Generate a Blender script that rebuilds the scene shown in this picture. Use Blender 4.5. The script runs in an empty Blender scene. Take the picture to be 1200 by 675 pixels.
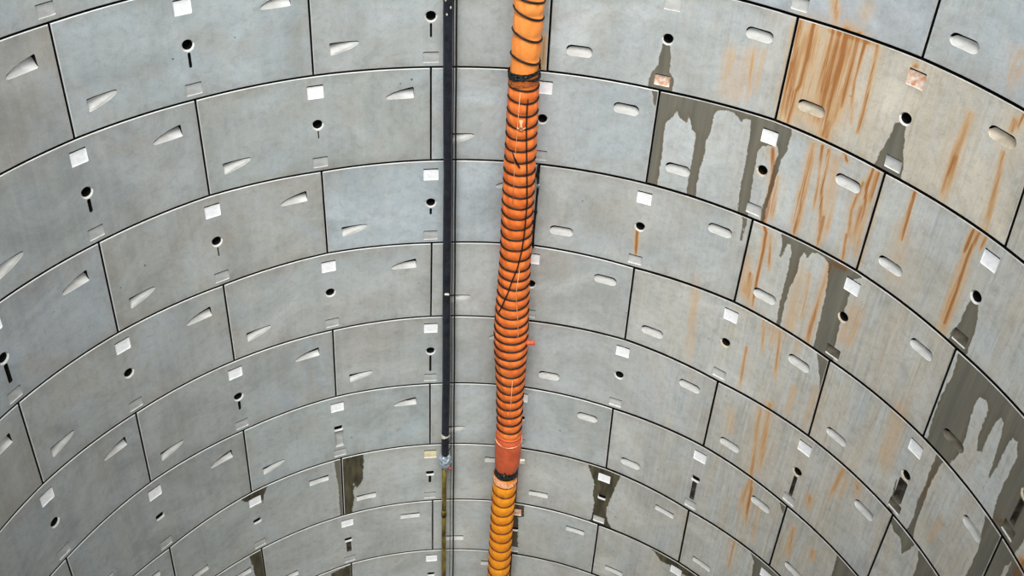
# Segmental concrete shaft with hanging ventilation duct, hose and cables.
# Wall coordinates: k = half-segment index round the shaft, z = rings down; one ring is 1 m high.
import bpy, math, random
import numpy as np
from mathutils import Vector, Matrix
from mathutils.geometry import delaunay_2d_cdt
RW=4.0708; DLT=0.261799; TH0=-0.118260; ZT=11.0
CAM_LOC=(0.0,-4.40062,14.15200); CAM_R=[0.999059,-0.004721,0.043118]; CAM_U=[-0.032919,0.564758,0.824599]; CAM_F=[0.028244,0.825243,-0.564072]
FPX=1182.080; CX=-6.248; CY=-85.824
JOINT={(0,0): (0.005,0.01),(0,6): (0.003,0.015),(0,7): (-0.001,-0.006),(1,0): (0.002,-0.008),(1,1): (-0.003,0.004),(1,2): (-0.006,-0.0),(1,3): (0.001,0.003),(1,4): (0.009,-0.005),(1,5): (-0.005,0.0),(1,6): (0.001,-0.033),(1,7): (-0.019,0.0),(1,8): (0.055,-0.006),(2,0): (0.004,-0.0),(2,1): (0.0,-0.016),(2,2): (0.005,0.012),(2,3): (0.001,0.005),(2,5): (-0.008,-0.001),(2,6): (-0.003,0.003),(2,7): (-0.016,-0.01),(2,8): (-0.01,0.021),(3,-1): (0.008,-0.002),(3,0): (-0.005,0.002),(3,1): (0.005,0.017),(3,2): (0.007,-0.014),(3,3): (0.01,0.007),(3,4): (-0.01,-0.012),(3,5): (-0.006,0.017),(3,6): (-0.008,-0.015),(3,7): (-0.012,0.02),(3,8): (0.002,0.001),(3,9): (-0.027,-0.004),(4,-1): (-0.001,-0.02),(4,0): (-0.013,0.007),(4,1): (0.005,0.003),(4,2): (0.004,0.004),(4,3): (0.003,-0.005),(4,5): (0.004,-0.022),(4,6): (0.004,0.032),(4,7): (0.002,-0.002),(4,8): (0.008,-0.016),(5,-1): (-0.008,0.004),(5,0): (-0.022,-0.022),(5,1): (-0.008,0.003),(5,2): (-0.01,-0.02),(5,3): (-0.006,-0.0),(5,5): (-0.017,0.019),(5,6): (0.001,-0.005),(5,7): (0.0,0.024),(6,0): (0.015,0.058),(6,1): (-0.019,-0.011),(6,2): (-0.003,-0.018),(6,3): (-0.005,-0.004),(6,5): (0.002,-0.004),(6,6): (-0.003,0.052),(6,7): (0.002,-0.003),(7,2): (-0.021,-0.002),(7,3): (0.025,0.009),(7,5): (0.007,0.016),(7,6): (0.01,-0.016),(8,3): (0.027,-0.013),(8,5): (0.01,-0.02),(8,2): (0.03,-0.042)}
STAINS=[([(0,4)],'wet',[(4.965,0.548),(5.02,0.535),(5.045,0.638),(5.059,0.801),(5.104,0.864),(5.098,0.941),(5.117,1.05),(4.902,1.107),(4.888,0.918),(4.911,0.837),(4.95,0.753),(4.955,0.66)],[]),([(1,3)],'wet',[(4.921,0.987),(5.009,0.964),(4.993,1.103),(4.983,1.184),(4.958,1.132)],[]),([(1,5)],'wet',[(4.942,0.953),(5.404,0.937),(5.736,0.939),(5.982,0.92),(6.149,0.926),(6.16,1.042),(6.154,1.233),(6.127,1.312),(6.117,1.473),(6.11,1.656),(6.095,1.806),(6.107,2.094),(5.843,2.138),(4.973,2.086)],[[(5.094,1.301),(5.137,1.239),(5.169,1.161),(5.202,1.22),(5.268,1.268),(5.276,1.168),(5.322,1.311),(5.362,1.333),(5.369,1.495),(5.367,1.659),(5.365,1.826),(5.371,2.058),(5.099,2.089),(5.097,1.79),(5.096,1.583),(5.085,1.403)],[(5.489,1.109),(5.506,1.056),(5.583,1.02),(5.651,1.025),(5.73,1.092),(5.755,1.044),(5.803,1.036),(5.823,1.19),(5.833,1.48),(5.832,1.722),(5.854,2.047),(5.655,2.094),(5.465,2.086),(5.449,1.858),(5.45,1.69),(5.468,1.521),(5.461,1.363),(5.484,1.296)],[(5.944,1.247),(6.069,1.194),(6.093,1.27),(6.075,1.394),(6.077,1.492),(6.073,1.694),(6.055,1.826),(6.075,2.025),(5.96,2.083),(5.93,1.679),(5.92,1.482),(5.916,1.326)]]),([(2,6)],'wet',[(6.255,1.932),(6.306,2.136),(6.304,2.255),(6.326,2.275),(6.343,2.094),(6.378,2.085),(6.401,2.167),(6.409,2.357),(6.409,2.533),(6.409,2.759),(6.431,3.072),(6.47,3.092),(6.456,2.752),(6.463,2.522),(6.487,2.418),(6.495,2.283),(6.486,2.16),(6.516,2.089),(6.547,2.144),(6.58,2.05),(6.648,2.029),(6.707,2.045),(6.744,2.084),(6.772,2.234),(6.795,2.478),(6.799,2.652),(6.811,2.94),(6.796,3.211),(7.031,3.022),(6.998,2.819),(6.986,2.625),(6.989,2.491),(6.992,2.252),(6.978,2.094),(7.051,2.023),(6.972,1.934),(6.62,1.912),(6.351,1.921)],[]),([(3,5)],'wet',[(6.836,2.962),(7.01,2.999),(7.024,3.289),(7.037,3.516),(7.006,3.543),(6.955,3.293)],[]),([(1,7)],'wet',[(7.96,1.56),(8.029,1.525),(8.064,1.641),(8.088,1.79),(8.088,2.008),(8.099,2.073),(7.895,2.079),(7.914,1.899),(7.947,1.798),(7.946,1.684)],[]),([(0,6)],'wet',[(6.947,0.559),(7.024,0.529),(7.053,0.657),(7.073,0.767),(7.108,0.886),(7.128,1.052),(6.871,1.072),(6.891,0.899),(6.913,0.799),(6.932,0.72)],[]),([(2,8)],'wet',[(8.0,1.85),(10.2,1.85),(10.2,3.15),(7.962,3.093),(8.046,2.969),(8.028,2.754),(8.019,2.568),(8.033,2.364),(8.051,2.254)],[[(8.325,2.214),(8.385,2.189),(8.435,2.249),(8.434,2.388),(8.444,2.532),(8.481,2.634),(8.519,2.607),(8.515,2.423),(8.525,2.274),(8.551,2.194),(8.589,2.219),(8.619,2.368),(8.644,2.588),(8.66,2.745),(8.651,2.92),(8.675,3.041),(8.287,3.072),(8.326,2.925),(8.347,2.835),(8.349,2.67),(8.332,2.497),(8.304,2.309)],[(8.708,2.238),(8.754,2.231),(8.802,2.341),(8.801,2.495),(8.798,2.688),(8.803,2.812),(8.847,3.019),(8.675,3.041),(8.651,2.87),(8.668,2.72),(8.686,2.57),(8.69,2.41),(8.687,2.306)],[(8.997,2.502),(9.029,2.618),(9.023,2.818),(8.997,2.722),(8.993,2.601)],[(9.165,2.627),(9.147,2.909),(9.127,3.07),(9.322,3.054),(9.528,2.747)]]),([(3,7)],'wet',[(8.739,2.942),(8.794,3.095),(8.807,3.191),(8.841,3.329),(8.846,3.536),(8.843,3.785),(9.185,3.275),(9.045,2.912)],[]),([(3,7)],'wet',[(8.175,2.99),(8.175,3.243),(8.189,3.391),(8.171,3.582),(8.193,3.727),(8.193,3.878),(8.179,3.998),(8.276,4.025),(8.24,3.843),(8.234,3.651),(8.229,3.462),(8.225,3.254),(8.253,2.992)],[]),([(3,7)],'wet',[(7.919,3.622),(7.997,3.582),(8.028,3.73),(8.047,3.908),(7.95,4.002),(7.934,3.792)],[]),([(4,8)],'wet',[(7.963,4.038),(8.013,3.977),(8.309,3.982),(8.281,4.097),(8.227,4.248),(8.165,4.12),(8.08,4.125)],[]),([(4,8)],'wet',[(8.361,4.015),(8.4,4.168),(8.408,4.37),(8.72,3.916)],[]),([(3,9)],'wet',[(8.8,2.8),(11.2,2.8),(11.2,4.2),(8.8,4.2)],[[(9.146,3.059),(9.156,3.273),(9.127,3.362),(9.111,3.155)]]),([(6,4)],'grime',[(4.779,5.978),(4.839,6.149),(4.899,6.322),(4.892,6.496),(4.928,6.651),(4.92,6.938),(4.858,7.024),(4.891,7.134),(5.222,7.048),(5.113,6.9),(5.075,6.745),(5.091,6.561),(5.121,6.407),(5.144,6.191),(5.191,5.999),(5.136,5.899)],[]),([(6,0)],'wet',[(2.053,5.919),(2.02,6.035),(1.976,7.004),(1.937,7.021),(1.939,6.741),(1.942,6.467),(1.923,6.191),(1.913,5.959)],[]),([(6,2)],'grime',[(1.979,5.922),(2.248,5.955),(2.236,6.28),(2.214,6.474),(2.149,6.57),(2.116,6.472),(2.109,6.744),(2.086,6.945),(2.067,7.116),(1.946,7.061)],[]),([(6,0)],'grime',[(0.852,6.024),(0.927,5.937),(1.159,6.004),(1.108,6.131),(1.088,6.248),(1.06,6.13),(0.996,6.116),(0.91,6.1)],[]),([(7,-1)],'grime',[(0.841,6.972),(1.088,7.033),(1.032,7.644),(0.88,7.511),(0.878,7.29),(0.86,7.13)],[]),([(8,0)],'grime',[(1.766,8.037),(2.061,7.973),(2.04,8.499),(1.795,8.363)],[]),([(7,5)],'grime',[(5.581,6.976),(5.996,6.932),(6.279,6.928),(6.257,7.095),(6.065,7.139),(5.961,7.108),(5.844,7.14),(5.789,7.133),(5.736,7.061)],[]),([(5,7)],'wet',[(7.641,5.02),(7.95,4.989),(7.664,5.47),(7.653,5.182)],[]),([(6,6)],'wet',[(6.761,6.023),(7.012,5.982),(7.197,6.017),(6.862,6.494),(6.832,6.125)],[]),([(5,5)],'wet',[(6.913,5.038),(7.014,5.021),(6.997,5.098),(6.977,5.164)],[]),([(7,3)],'grime',[(3.959,6.968),(4.112,6.96),(4.117,7.235),(4.054,7.266),(4.08,8.021),(3.968,8.049),(3.974,7.314)],[]),([(2,4)],'wet',[(5.902,2.014),(5.955,2.01),(5.95,2.13),(5.942,2.286),(5.918,2.276),(5.925,2.142)],[])]
RUST=[([(6.017,0.03),(6.034,0.411),(6.04,0.962)],0.092,0.3),([(6.321,0.041),(6.329,0.913)],0.09,0.35),([(6.034,0.411),(6.04,0.962)],0.022,0.5),([(6.142,0.211),(6.154,0.341)],0.028,0.9),([(6.135,0.04),(6.149,0.318),(6.141,0.579),(6.114,0.643),(6.108,0.971)],0.014,0.8),([(6.15,0.003),(6.132,0.24)],0.011,0.5),([(6.304,0.047),(6.305,0.31),(6.315,0.562)],0.021,0.55),([(6.392,0.015),(6.406,0.271),(6.403,0.526),(6.404,0.736),(6.404,0.915)],0.039,0.85),([(6.494,-0.007),(6.504,0.348),(6.507,0.62)],0.027,0.6),([(6.556,0.026),(6.548,0.364),(6.607,0.732)],0.01,0.5),([(6.659,0.025),(6.669,0.312),(6.682,0.61),(6.679,0.786)],0.013,0.8),([(6.275,0.041),(6.64,0.025)],0.039,0.55),([(6.146,0.02),(6.185,0.939)],0.167,0.28),([(6.395,0.03),(6.445,0.842)],0.193,0.3),([(6.413,0.776),(6.425,0.969)],0.063,0.7),([(6.975,0.066),(6.954,0.154)],0.043,0.5),([(6.039,0.023),(6.086,0.943)],0.046,0.35),([(6.357,1.037),(6.356,1.263),(6.36,1.513),(6.376,1.704),(6.38,1.968)],0.018,0.9),([(6.435,1.028),(6.477,1.414),(6.494,1.64)],0.014,0.7),([(6.494,1.037),(6.515,1.394),(6.591,1.827)],0.013,0.6),([(6.032,1.219),(6.085,1.468),(6.103,1.844),(6.108,2.008)],0.03,0.85),([(6.129,1.488),(6.15,1.903)],0.037,0.5),([(6.617,1.004),(6.673,1.077)],0.016,0.7),([(6.888,1.008),(6.872,1.2),(6.909,1.403),(6.917,1.729)],0.017,0.8),([(6.93,1.039),(6.921,1.321)],0.037,0.6),([(6.833,1.184),(6.803,1.466),(6.842,1.716)],0.031,0.5),([(6.539,1.025),(6.6,1.349),(6.64,1.88)],0.095,0.22),([(6.361,1.054),(6.4,1.936)],0.08,0.2),([(7.475,0.223),(7.459,0.551),(7.481,0.96)],0.055,0.35),([(7.792,0.356),(7.84,0.694),(7.869,0.992)],0.04,0.4),([(7.787,0.099),(7.795,0.2)],0.039,0.45),([(7.837,0.027),(7.819,0.141)],0.023,0.6),([(7.473,0.592),(7.462,0.902)],0.042,0.3),([(7.253,1.014),(7.257,1.1),(7.265,1.277),(7.274,1.476)],0.018,0.9),([(7.837,1.01),(7.814,1.264),(7.825,1.585),(7.828,1.899)],0.013,0.95),([(7.786,1.033),(7.778,1.237)],0.013,0.8),([(7.896,0.994),(7.888,1.143)],0.015,0.6),([(7.814,1.264),(7.834,2.073)],0.107,0.2),([(6.084,1.978),(6.14,2.077),(6.153,2.285),(6.153,2.573),(6.174,2.93)],0.021,0.9),([(6.09,2.586),(6.124,2.937)],0.036,0.5),([(6.185,2.095),(6.242,2.455)],0.016,0.5),([(6.753,2.099),(6.748,2.444),(6.74,2.808),(6.748,3.01)],0.037,0.6),([(6.605,2.278),(6.638,2.789)],0.02,0.4),([(6.763,2.05),(6.908,2.039)],0.037,0.6),([(6.019,2.356),(6.059,2.88)],0.071,0.25),([(6.502,2.192),(6.556,3.033)],0.102,0.2),([(7.087,2.289),(7.068,2.786)],0.148,0.25),([(6.993,1.236),(6.982,1.672),(6.994,1.996)],0.021,0.6),([(6.351,1.532),(6.375,1.945)],0.025,0.8),([(6.594,1.669),(6.601,1.985)],0.03,0.55),([(6.819,1.715),(6.851,1.999)],0.019,0.5),([(6.885,1.413),(6.924,1.859)],0.057,0.35),([(6.291,2.957),(6.368,3.413)],0.027,0.5),([(6.206,3.43),(6.231,3.97)],0.025,0.65),([(6.401,3.044),(6.42,3.248)],0.04,0.6),([(6.476,3.047),(6.548,3.619)],0.027,0.8),([(6.658,3.024),(6.649,3.318)],0.027,0.4),([(6.479,4.082),(6.565,5.017),(6.525,5.508)],0.04,0.35),([(6.554,3.942),(6.627,4.829)],0.057,0.35),([(6.185,4.266),(6.258,4.629)],0.088,0.25),([(6.597,5.143),(6.609,5.543)],0.033,0.5),([(6.571,6.013),(6.578,6.56)],0.028,0.65),([(6.574,5.232),(6.556,5.666)],0.121,0.2),([(7.416,4.045),(7.381,4.486)],0.054,0.45),([(7.198,4.644),(7.187,4.87)],0.085,0.4),([(7.613,3.987),(7.639,4.234)],0.037,0.4),([(7.139,5.211),(7.141,5.692)],0.038,0.4),([(7.405,5.279),(7.406,5.415)],0.043,0.6),([(6.736,3.565),(6.744,3.942)],0.055,0.35),([(8.444,3.476),(8.407,3.857)],0.071,0.3),([(8.21,3.092),(8.204,3.633)],0.026,0.45),([(9.223,2.905),(9.234,3.134)],0.083,0.95),([(6.961,3.342),(6.937,4.007)],0.133,0.2),([(7.743,2.84),(7.764,3.667)],0.145,0.18),([(6.585,5.036),(6.638,5.719)],0.018,0.6),([(6.716,5.359),(6.771,5.898)],0.028,0.55),([(7.127,5.223),(7.181,5.652)],0.023,0.5),([(7.49,4.09),(7.481,4.367)],0.036,0.4),([(7.577,4.073),(7.635,4.112)],0.028,0.5),([(7.191,4.659),(7.214,4.748)],0.038,0.35),([(4.973,2.557),(4.991,2.842)],0.008,0.95),([(5.598,2.847),(5.678,3.97)],0.084,0.15),([(5.532,0.417),(5.553,0.936)],0.113,0.2),([(5.697,0.402),(5.752,0.887)],0.042,0.15),([(5.798,0.387),(5.79,0.781)],0.032,0.2),([(7.594,-0.376),(7.69,-0.057)],0.039,0.2),([(7.672,-0.37),(7.726,-0.141)],0.027,0.25),([(6.252,-0.206),(6.298,-0.056)],0.044,0.45),([(6.512,-0.294),(6.493,-0.101)],0.086,0.15),([(3.951,0.655),(3.975,0.979)],0.036,0.5),([(8.912,2.899),(9.072,2.98)],0.022,0.7),([(8.858,2.937),(9.018,2.921)],0.026,0.6),([(7.247,1.302),(7.325,1.912)],0.137,0.12),([(5.706,0.364),(5.686,0.938)],0.143,0.12)]
DUCT=[(0.379,3.782,10.798,0.135),(0.381,3.782,10.641,0.137),(0.375,3.782,10.4,0.128),(0.37,3.783,10.151,0.134),(0.371,3.783,9.981,0.143),(0.379,3.782,9.719,0.143),(0.376,3.782,9.54,0.145),(0.379,3.782,9.263,0.147),(0.38,3.782,9.074,0.149),(0.38,3.782,8.781,0.157),(0.386,3.781,8.375,0.155),(0.392,3.78,8.059,0.153),(0.388,3.781,7.73,0.163),(0.392,3.78,7.504,0.171),(0.387,3.781,7.272,0.176),(0.394,3.78,7.035,0.187),(0.4,3.78,6.793,0.18),(0.407,3.779,6.544,0.159),(0.422,3.777,6.159,0.155),(0.439,3.775,5.622,0.137),(0.441,3.775,5.341,0.144),(0.437,3.776,5.269,0.152),(0.437,3.776,4.978,0.151)]
DLOW=[(0.435,3.776,4.919,0.137),(0.424,3.777,4.753,0.145),(0.421,3.777,4.132,0.142),(0.418,3.778,3.475,0.143),(0.42,3.777,2.867,0.142)]
BAND_TOP=[(10.833,8),(10.69,14),(10.485,11),(10.266,7)]
BAND_MID=[9.992,9.869,9.738,9.611,9.493,9.365,9.238,9.105,8.981,8.856,8.732,8.613,8.487,8.36,8.23,8.099,7.971,7.852,7.74,7.611,7.488,7.368,7.244,7.128,7.022,6.907,6.788,6.665,6.53,6.403,6.271,6.149,6.023,5.893,5.766,5.644,5.525]
BAND_LOW=[4.72,4.55,4.386,4.212,4.048,3.876,3.707,3.537,3.368,3.189,3.013]
HOSE=[(-0.323,3.928,10.709,0.043),(-0.316,3.928,9.702,0.043),(-0.31,3.929,8.657,0.042),(-0.303,3.929,7.471,0.043),(-0.298,3.929,6.116,0.045),(-0.3,3.929,5.362,0.044),(-0.299,3.929,4.927,0.044)]
STEEL=[(-0.308,3.929,4.718,0.035),(-0.305,3.929,3.919,0.036),(-0.301,3.929,2.631,0.037)]
CABLE_A=[(-0.25,3.983,10.689,0.009),(-0.243,3.983,9.675,0.008),(-0.234,3.984,8.623,0.008),(-0.221,3.985,7.43,0.009),(-0.21,3.985,6.065,0.008),(-0.194,3.986,4.489,0.008),(-0.178,3.987,2.556,0.009)]
CABLE_B=[(-0.277,3.981,10.689,0.004),(-0.267,3.982,9.675,0.004),(-0.26,3.982,8.623,0.004),(-0.25,3.983,7.43,0.004),(-0.241,3.983,6.066,0.004),(-0.23,3.984,4.49,0.004),(-0.224,3.984,2.557,0.005)]
ROPE=[(0.409,3.608,9.919,0.006),(0.406,3.608,9.841,0.006),(0.409,3.608,9.64,0.006),(0.425,3.606,9.371,0.006),(0.445,3.603,9.045,0.006),(0.458,3.602,8.805,0.007),(0.452,3.602,8.454,0.007),(0.438,3.604,8.245,0.007),(0.407,3.608,8.029,0.007),(0.363,3.613,7.861,0.007),(0.328,3.616,7.691,0.007),(0.29,3.619,7.541,0.007),(0.26,3.621,7.424,0.007)]
CHAIN=[(0.567,3.991,9.029,0.008),(0.566,3.991,8.902,0.008),(0.586,3.988,8.775,0.008),(0.578,3.989,8.632,0.009),(0.579,3.989,8.467,0.009),(0.566,3.991,8.319,0.009),(0.579,3.989,8.02,0.009)]
TAGS=[(0.184,3.796,8.931),(0.616,3.72,6.952),(0.646,3.816,5.058),(0.244,3.863,4.991),(0.374,3.622,9.657),(-0.3,3.929,7.448),(-0.299,3.929,5.262),(-0.295,3.93,4.822)]

random.seed(4)
scene=bpy.context.scene; COL=scene.collection
W=2*DLT*RW
ROW_MIN,ROW_MAX=-2,10
def srgb(*c):
    return tuple(((x/255)/12.92 if x/255<=.04045 else ((x/255+.055)/1.055)**2.4) for x in c)+(1.0,)
def hsh(*a):
    v=math.sin(sum((i+1)*12.9898*x for i,x in enumerate(a))+3.1)*43758.5453
    return v-math.floor(v)
def pos(k,z,r):
    th=TH0+DLT*(k-3)
    return Vector((r*math.sin(th),r*math.cos(th),ZT-z))
# ---------------------------------------------------------------- materials
class NT:
    def __init__(s,name,rough=.8,metal=0.0):
        s.m=bpy.data.materials.new(name); s.m.use_nodes=True; s.t=s.m.node_tree; s.b=s.t.nodes['Principled BSDF']
        s.b.inputs['Roughness'].default_value=rough; s.b.inputs['Metallic'].default_value=metal
        s.b.inputs['Specular IOR Level'].default_value=.25
    def n(s,ty,**kw):
        o=s.t.nodes.new(ty)
        for k,v in kw.items(): setattr(o,k,v)
        return o
    def set(s,inp,v):
        if isinstance(v,bpy.types.NodeSocket): s.t.links.new(v,inp)
        else: inp.default_value=v
    def mix(s,f,a,b,mode='MIX'):
        o=s.n('ShaderNodeMix',data_type='RGBA',blend_type=mode); s.set(o.inputs[0],f); s.set(o.inputs[6],a); s.set(o.inputs[7],b); return o.outputs[2]
    def mp(s,v,a,b,c=0.,d=1.,smooth=False):
        o=s.n('ShaderNodeMapRange'); o.clamp=True
        if smooth: o.interpolation_type='SMOOTHSTEP'
        s.set(o.inputs[0],v)
        for i,x in enumerate((a,b,c,d)): o.inputs[i+1].default_value=x
        return o.outputs[0]
    def math(s,op,a,b=0.0):
        o=s.n('ShaderNodeMath',operation=op); s.set(o.inputs[0],a); s.set(o.inputs[1],b); return o.outputs[0]
    def coord(s,kind,scale=(1,1,1),off=(0,0,0)):
        c=s.n('ShaderNodeTexCoord'); m=s.n('ShaderNodeMapping'); s.t.links.new(c.outputs[kind],m.inputs[0])
        m.inputs['Scale'].default_value=scale; m.inputs['Location'].default_value=off; return m.outputs[0]
    def noise(s,vec,scale,detail=4,rough=.55,dist=0.0):
        o=s.n('ShaderNodeTexNoise'); s.t.links.new(vec,o.inputs['Vector']); o.inputs['Scale'].default_value=scale
        o.inputs['Detail'].default_value=detail; o.inputs['Roughness'].default_value=rough; o.inputs['Distortion'].default_value=dist; return o.outputs[0]
    def attr(s,name):
        o=s.n('ShaderNodeAttribute'); o.attribute_name=name; return o
    def bump(s,h,strength,dist=.01):
        o=s.n('ShaderNodeBump'); o.inputs['Strength'].default_value=strength; o.inputs['Distance'].default_value=dist
        s.t.links.new(h,o.inputs['Height']); s.t.links.new(o.outputs[0],s.b.inputs['Normal'])
    def out(s,c): s.set(s.b.inputs['Base Color'],c); return s.m
def mat_concrete():
    s=NT('cast_concrete',.82)
    uv=s.coord('UV'); st=s.coord('UV',(9,.55,1)); st2=s.coord('UV',(26,1.1,1),(3,7,0)); st3=s.coord('UV',(4,.6,1),(9,1,0))
    c=s.attr('tone').outputs['Color']
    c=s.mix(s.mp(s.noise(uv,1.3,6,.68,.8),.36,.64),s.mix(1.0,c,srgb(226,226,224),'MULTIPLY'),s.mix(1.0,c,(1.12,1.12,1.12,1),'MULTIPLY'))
    c=s.mix(s.mp(s.noise(uv,.8,4,.6,1.2),.5,.68,0,.45),c,srgb(170,184,192))
    c=s.mix(s.mp(s.noise(s.coord('UV',(1,1,1),(11,5,2)),1.7,5,.65,.8),.5,.7,0,.5),c,srgb(160,153,140))
    c=s.mix(s.mp(s.noise(st,1.0,4,.6,.3),.35,.75,0,.22),c,srgb(205,205,200))
    c=s.mix(s.mp(s.noise(st2,1.0,3,.6,.2),.5,.8,0,.07),c,srgb(110,112,112))
    # warm run-off film
    be=s.attr('beige').outputs['Fac']
    c=s.mix(s.math('MULTIPLY',be,s.mp(s.noise(st3,1.0,5,.65,.4),.42,.64,0,.5)),c,srgb(202,187,162))
    c=s.mix(s.math('MULTIPLY',be,s.mp(s.noise(st2,1.3,5,.7,.2),.48,.64,0,.6)),c,srgb(204,208,206))
    c=s.mix(s.math('MULTIPLY',be,s.mp(s.noise(s.coord('UV',(34,1.5,1),(5,2,0)),1.0,4,.7,.2),.54,.70,0,.38)),c,srgb(138,128,112))
    # dirt next to the joints
    ed=s.attr('edge').outputs['Fac']
    c=s.mix(s.math('MULTIPLY',ed,s.mp(s.noise(uv,5,5,.7),.38,.65,0,.34)),c,srgb(120,108,88))
    # pits
    v=s.n('ShaderNodeTexVoronoi'); s.t.links.new(uv,v.inputs['Vector']); v.inputs['Scale'].default_value=5.2
    pit=s.math('LESS_THAN',v.outputs['Distance'],s.mp(s.noise(uv,2.3,2),.5,.72,0,.075))
    c=s.mix(s.math('MULTIPLY',pit,.75),c,srgb(70,70,68))
    c=s.mix(s.mp(s.noise(uv,70,2,.5),.3,.7,0,.12),c,srgb(90,92,92))
    c=s.mix(s.mp(s.noise(uv,14,5,.7,.5),.48,.74,0,.34),c,srgb(122,121,114))
    # rust
    ru=s.attr('rust').outputs['Fac']
    rn=s.noise(st2,1.0,6,.7,.3)
    rf=s.math('MULTIPLY',ru,s.mp(rn,.32,.6,.3,1.7))
    c=s.mix(s.mp(rf,.02,.5,0,.85),c,srgb(204,166,118))
    c=s.mix(s.mp(rf,.4,1.0,0,.9),c,srgb(158,100,48))
    # damp stains
    wn=s.math('MULTIPLY',s.math('SUBTRACT',s.noise(s.coord('UV',(2.4,1,1)),16,4,.6),.5),.36)
    wv=s.math('ADD',s.attr('wet').outputs['Fac'],wn)
    wm=s.mp(wv,.47,.53)
    halo=s.math('MULTIPLY',s.mp(wv,.15,.47),s.math('SUBTRACT',1.0,wm))
    c=s.mix(s.math('MULTIPLY',halo,.25),c,srgb(206,206,200))
    wc=s.mix(s.mp(s.noise(s.coord('UV',(14,.8,1),(2,2,0)),1,5,.6,.2),.35,.7),srgb(104,103,94),srgb(126,122,108))
    wc=s.mix(s.math('MULTIPLY',s.mp(rf,.05,.7),.8),wc,srgb(116,80,48))
    wc=s.mix(s.math('MULTIPLY',s.mp(s.math('ADD',s.attr('wet').outputs['Fac'],0.),.97,.55,0,.45),.8),wc,srgb(96,86,66))
    c=s.mix(wm,c,wc)
    gv=s.math('ADD',s.attr('grime').outputs['Fac'],s.math('MULTIPLY',wn,1.5)); gm=s.mp(gv,.46,.54)
    gc=s.mix(s.mp(s.noise(s.coord('UV',(8,1.6,1),(1,6,0)),1.6,5,.65,.4),.35,.7),srgb(52,50,42),srgb(98,92,70))
    c=s.mix(gm,c,gc)
    s.set(s.b.inputs['Roughness'],s.mp(s.math('MAXIMUM',wm,gm),0,1,.85,.5))
    s.bump(s.noise(uv,45,5,.6),.22,.004)
    return s.out(c)
def mat_simple(name,col,col2=None,scale=8,rough=.7,metal=0.0,bump=0.0,kind='Object',stretch=(1,1,1),lo=.35,hi=.65):
    s=NT(name,rough,metal); v=s.coord(kind,stretch)
    n=s.noise(v,scale,4,.6)
    c=s.mix(s.mp(n,lo,hi),srgb(*col),srgb(*(col2 or col)))
    if bump: s.bump(s.noise(v,scale*3,4,.6),bump,.01)
    return s.out(c)
M={}
M['concrete']=mat_concrete()
M['edge']=mat_simple('highlight_arris',(208,209,207),(180,182,180),6,.8,kind='Generated')  # painted highlight: chamfers and lower ledges paler than the concrete
M['arris']=mat_simple('concrete_arris',(190,190,186),(150,148,142),6,.8,kind='Generated')  # arris close to the tone of the concrete
M['side']=mat_simple('joint_side',(26,24,22),(14,13,12),6,.9)
M['recess']=mat_simple('recess_concrete',(206,207,204),(182,182,178),7,.8,bump=.15)
M['recess_dirty']=mat_simple('stained_recess_concrete',(206,196,178),(160,148,128),5,.7,bump=.15)
M['recess_wet']=mat_simple('damp_recess_concrete',(120,114,100),(84,80,70),9,.5)
M['flat']=mat_simple('shallow_recess_concrete',(186,188,186),(164,166,164),9,.8)
M['dark']=mat_simple('painted_recess_shade',(24,23,22),(14,13,13),20,.9)  # near-black shade painted into sockets and undercut lips
M['white']=mat_simple('white_foam_packer',(252,253,254),(238,240,242),30,.6,bump=.1)
M['cream']=mat_simple('yellowed_foam_packer',(232,222,188),(208,196,160),14,.6)
M['rustwhite']=mat_simple('rust_spotted_packer',(240,232,222),(206,140,90),22,.6)
M['backing']=mat_simple('black_gasket',(18,17,16),(10,10,10),3,.9)
M['channel']=mat_simple('grimy_channel',(92,88,76),(48,46,40),14,.7)
# ---------------------------------------------------------------- small mesh collector
class MB:
    def __init__(s): s.v=[]; s.f=[]; s.m=[]; s.sm=[]; s.at=[]; s.mats=[]
    def vert(s,p,at=None): s.v.append(tuple(p)); s.at.append(at); return len(s.v)-1
    def face(s,idx,mat,smooth=False):
        if mat not in s.mats: s.mats.append(mat)
        s.f.append(tuple(idx)); s.m.append(s.mats.index(mat)); s.sm.append(smooth)
    def add(s,o):
        b=len(s.v); s.v+=o.v; s.at+=o.at
        for f,m,q in zip(o.f,o.m,o.sm): s.face([i+b for i in f],o.mats[m],q)
    def build(s,name,origin=Vector((0,0,0)),parent=None,parent_origin=None):
        me=bpy.data.meshes.new(name)
        me.from_pydata([tuple(Vector(p)-origin) for p in s.v],[],s.f)
        for m in s.mats: me.materials.append(M[m])
        me.polygons.foreach_set('material_index',s.m); me.polygons.foreach_set('use_smooth',s.sm)
        if any(a is not None for a in s.at):
            d=[a or {} for a in s.at]
            for nm in ('wet','grime','rust','beige','edge'):
                at=me.attributes.new(nm,'FLOAT','POINT'); at.data.foreach_set('value',[float(a.get(nm,0)) for a in d])
            at=me.attributes.new('tone','FLOAT_COLOR','POINT'); fl=[]
            for a in d: fl+=list(a.get('tone',(.4,.4,.4,1)))
            at.data.foreach_set('color',fl)
            uv=me.uv_layers.new(name='wall_metres'); li=np.empty(len(me.loops),dtype=np.int32); me.loops.foreach_get('vertex_index',li)
            co=np.array([a.get('uv',(0,0)) for a in d],dtype=np.float32)
            uv.data.foreach_set('uv',co[li].ravel())
        me.validate(); me.update()
        o=bpy.data.objects.new(name,me); COL.objects.link(o)
        o.location=origin-(parent_origin if parent_origin is not None else Vector((0,0,0)))
        if parent: o.parent=parent
        return o
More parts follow.
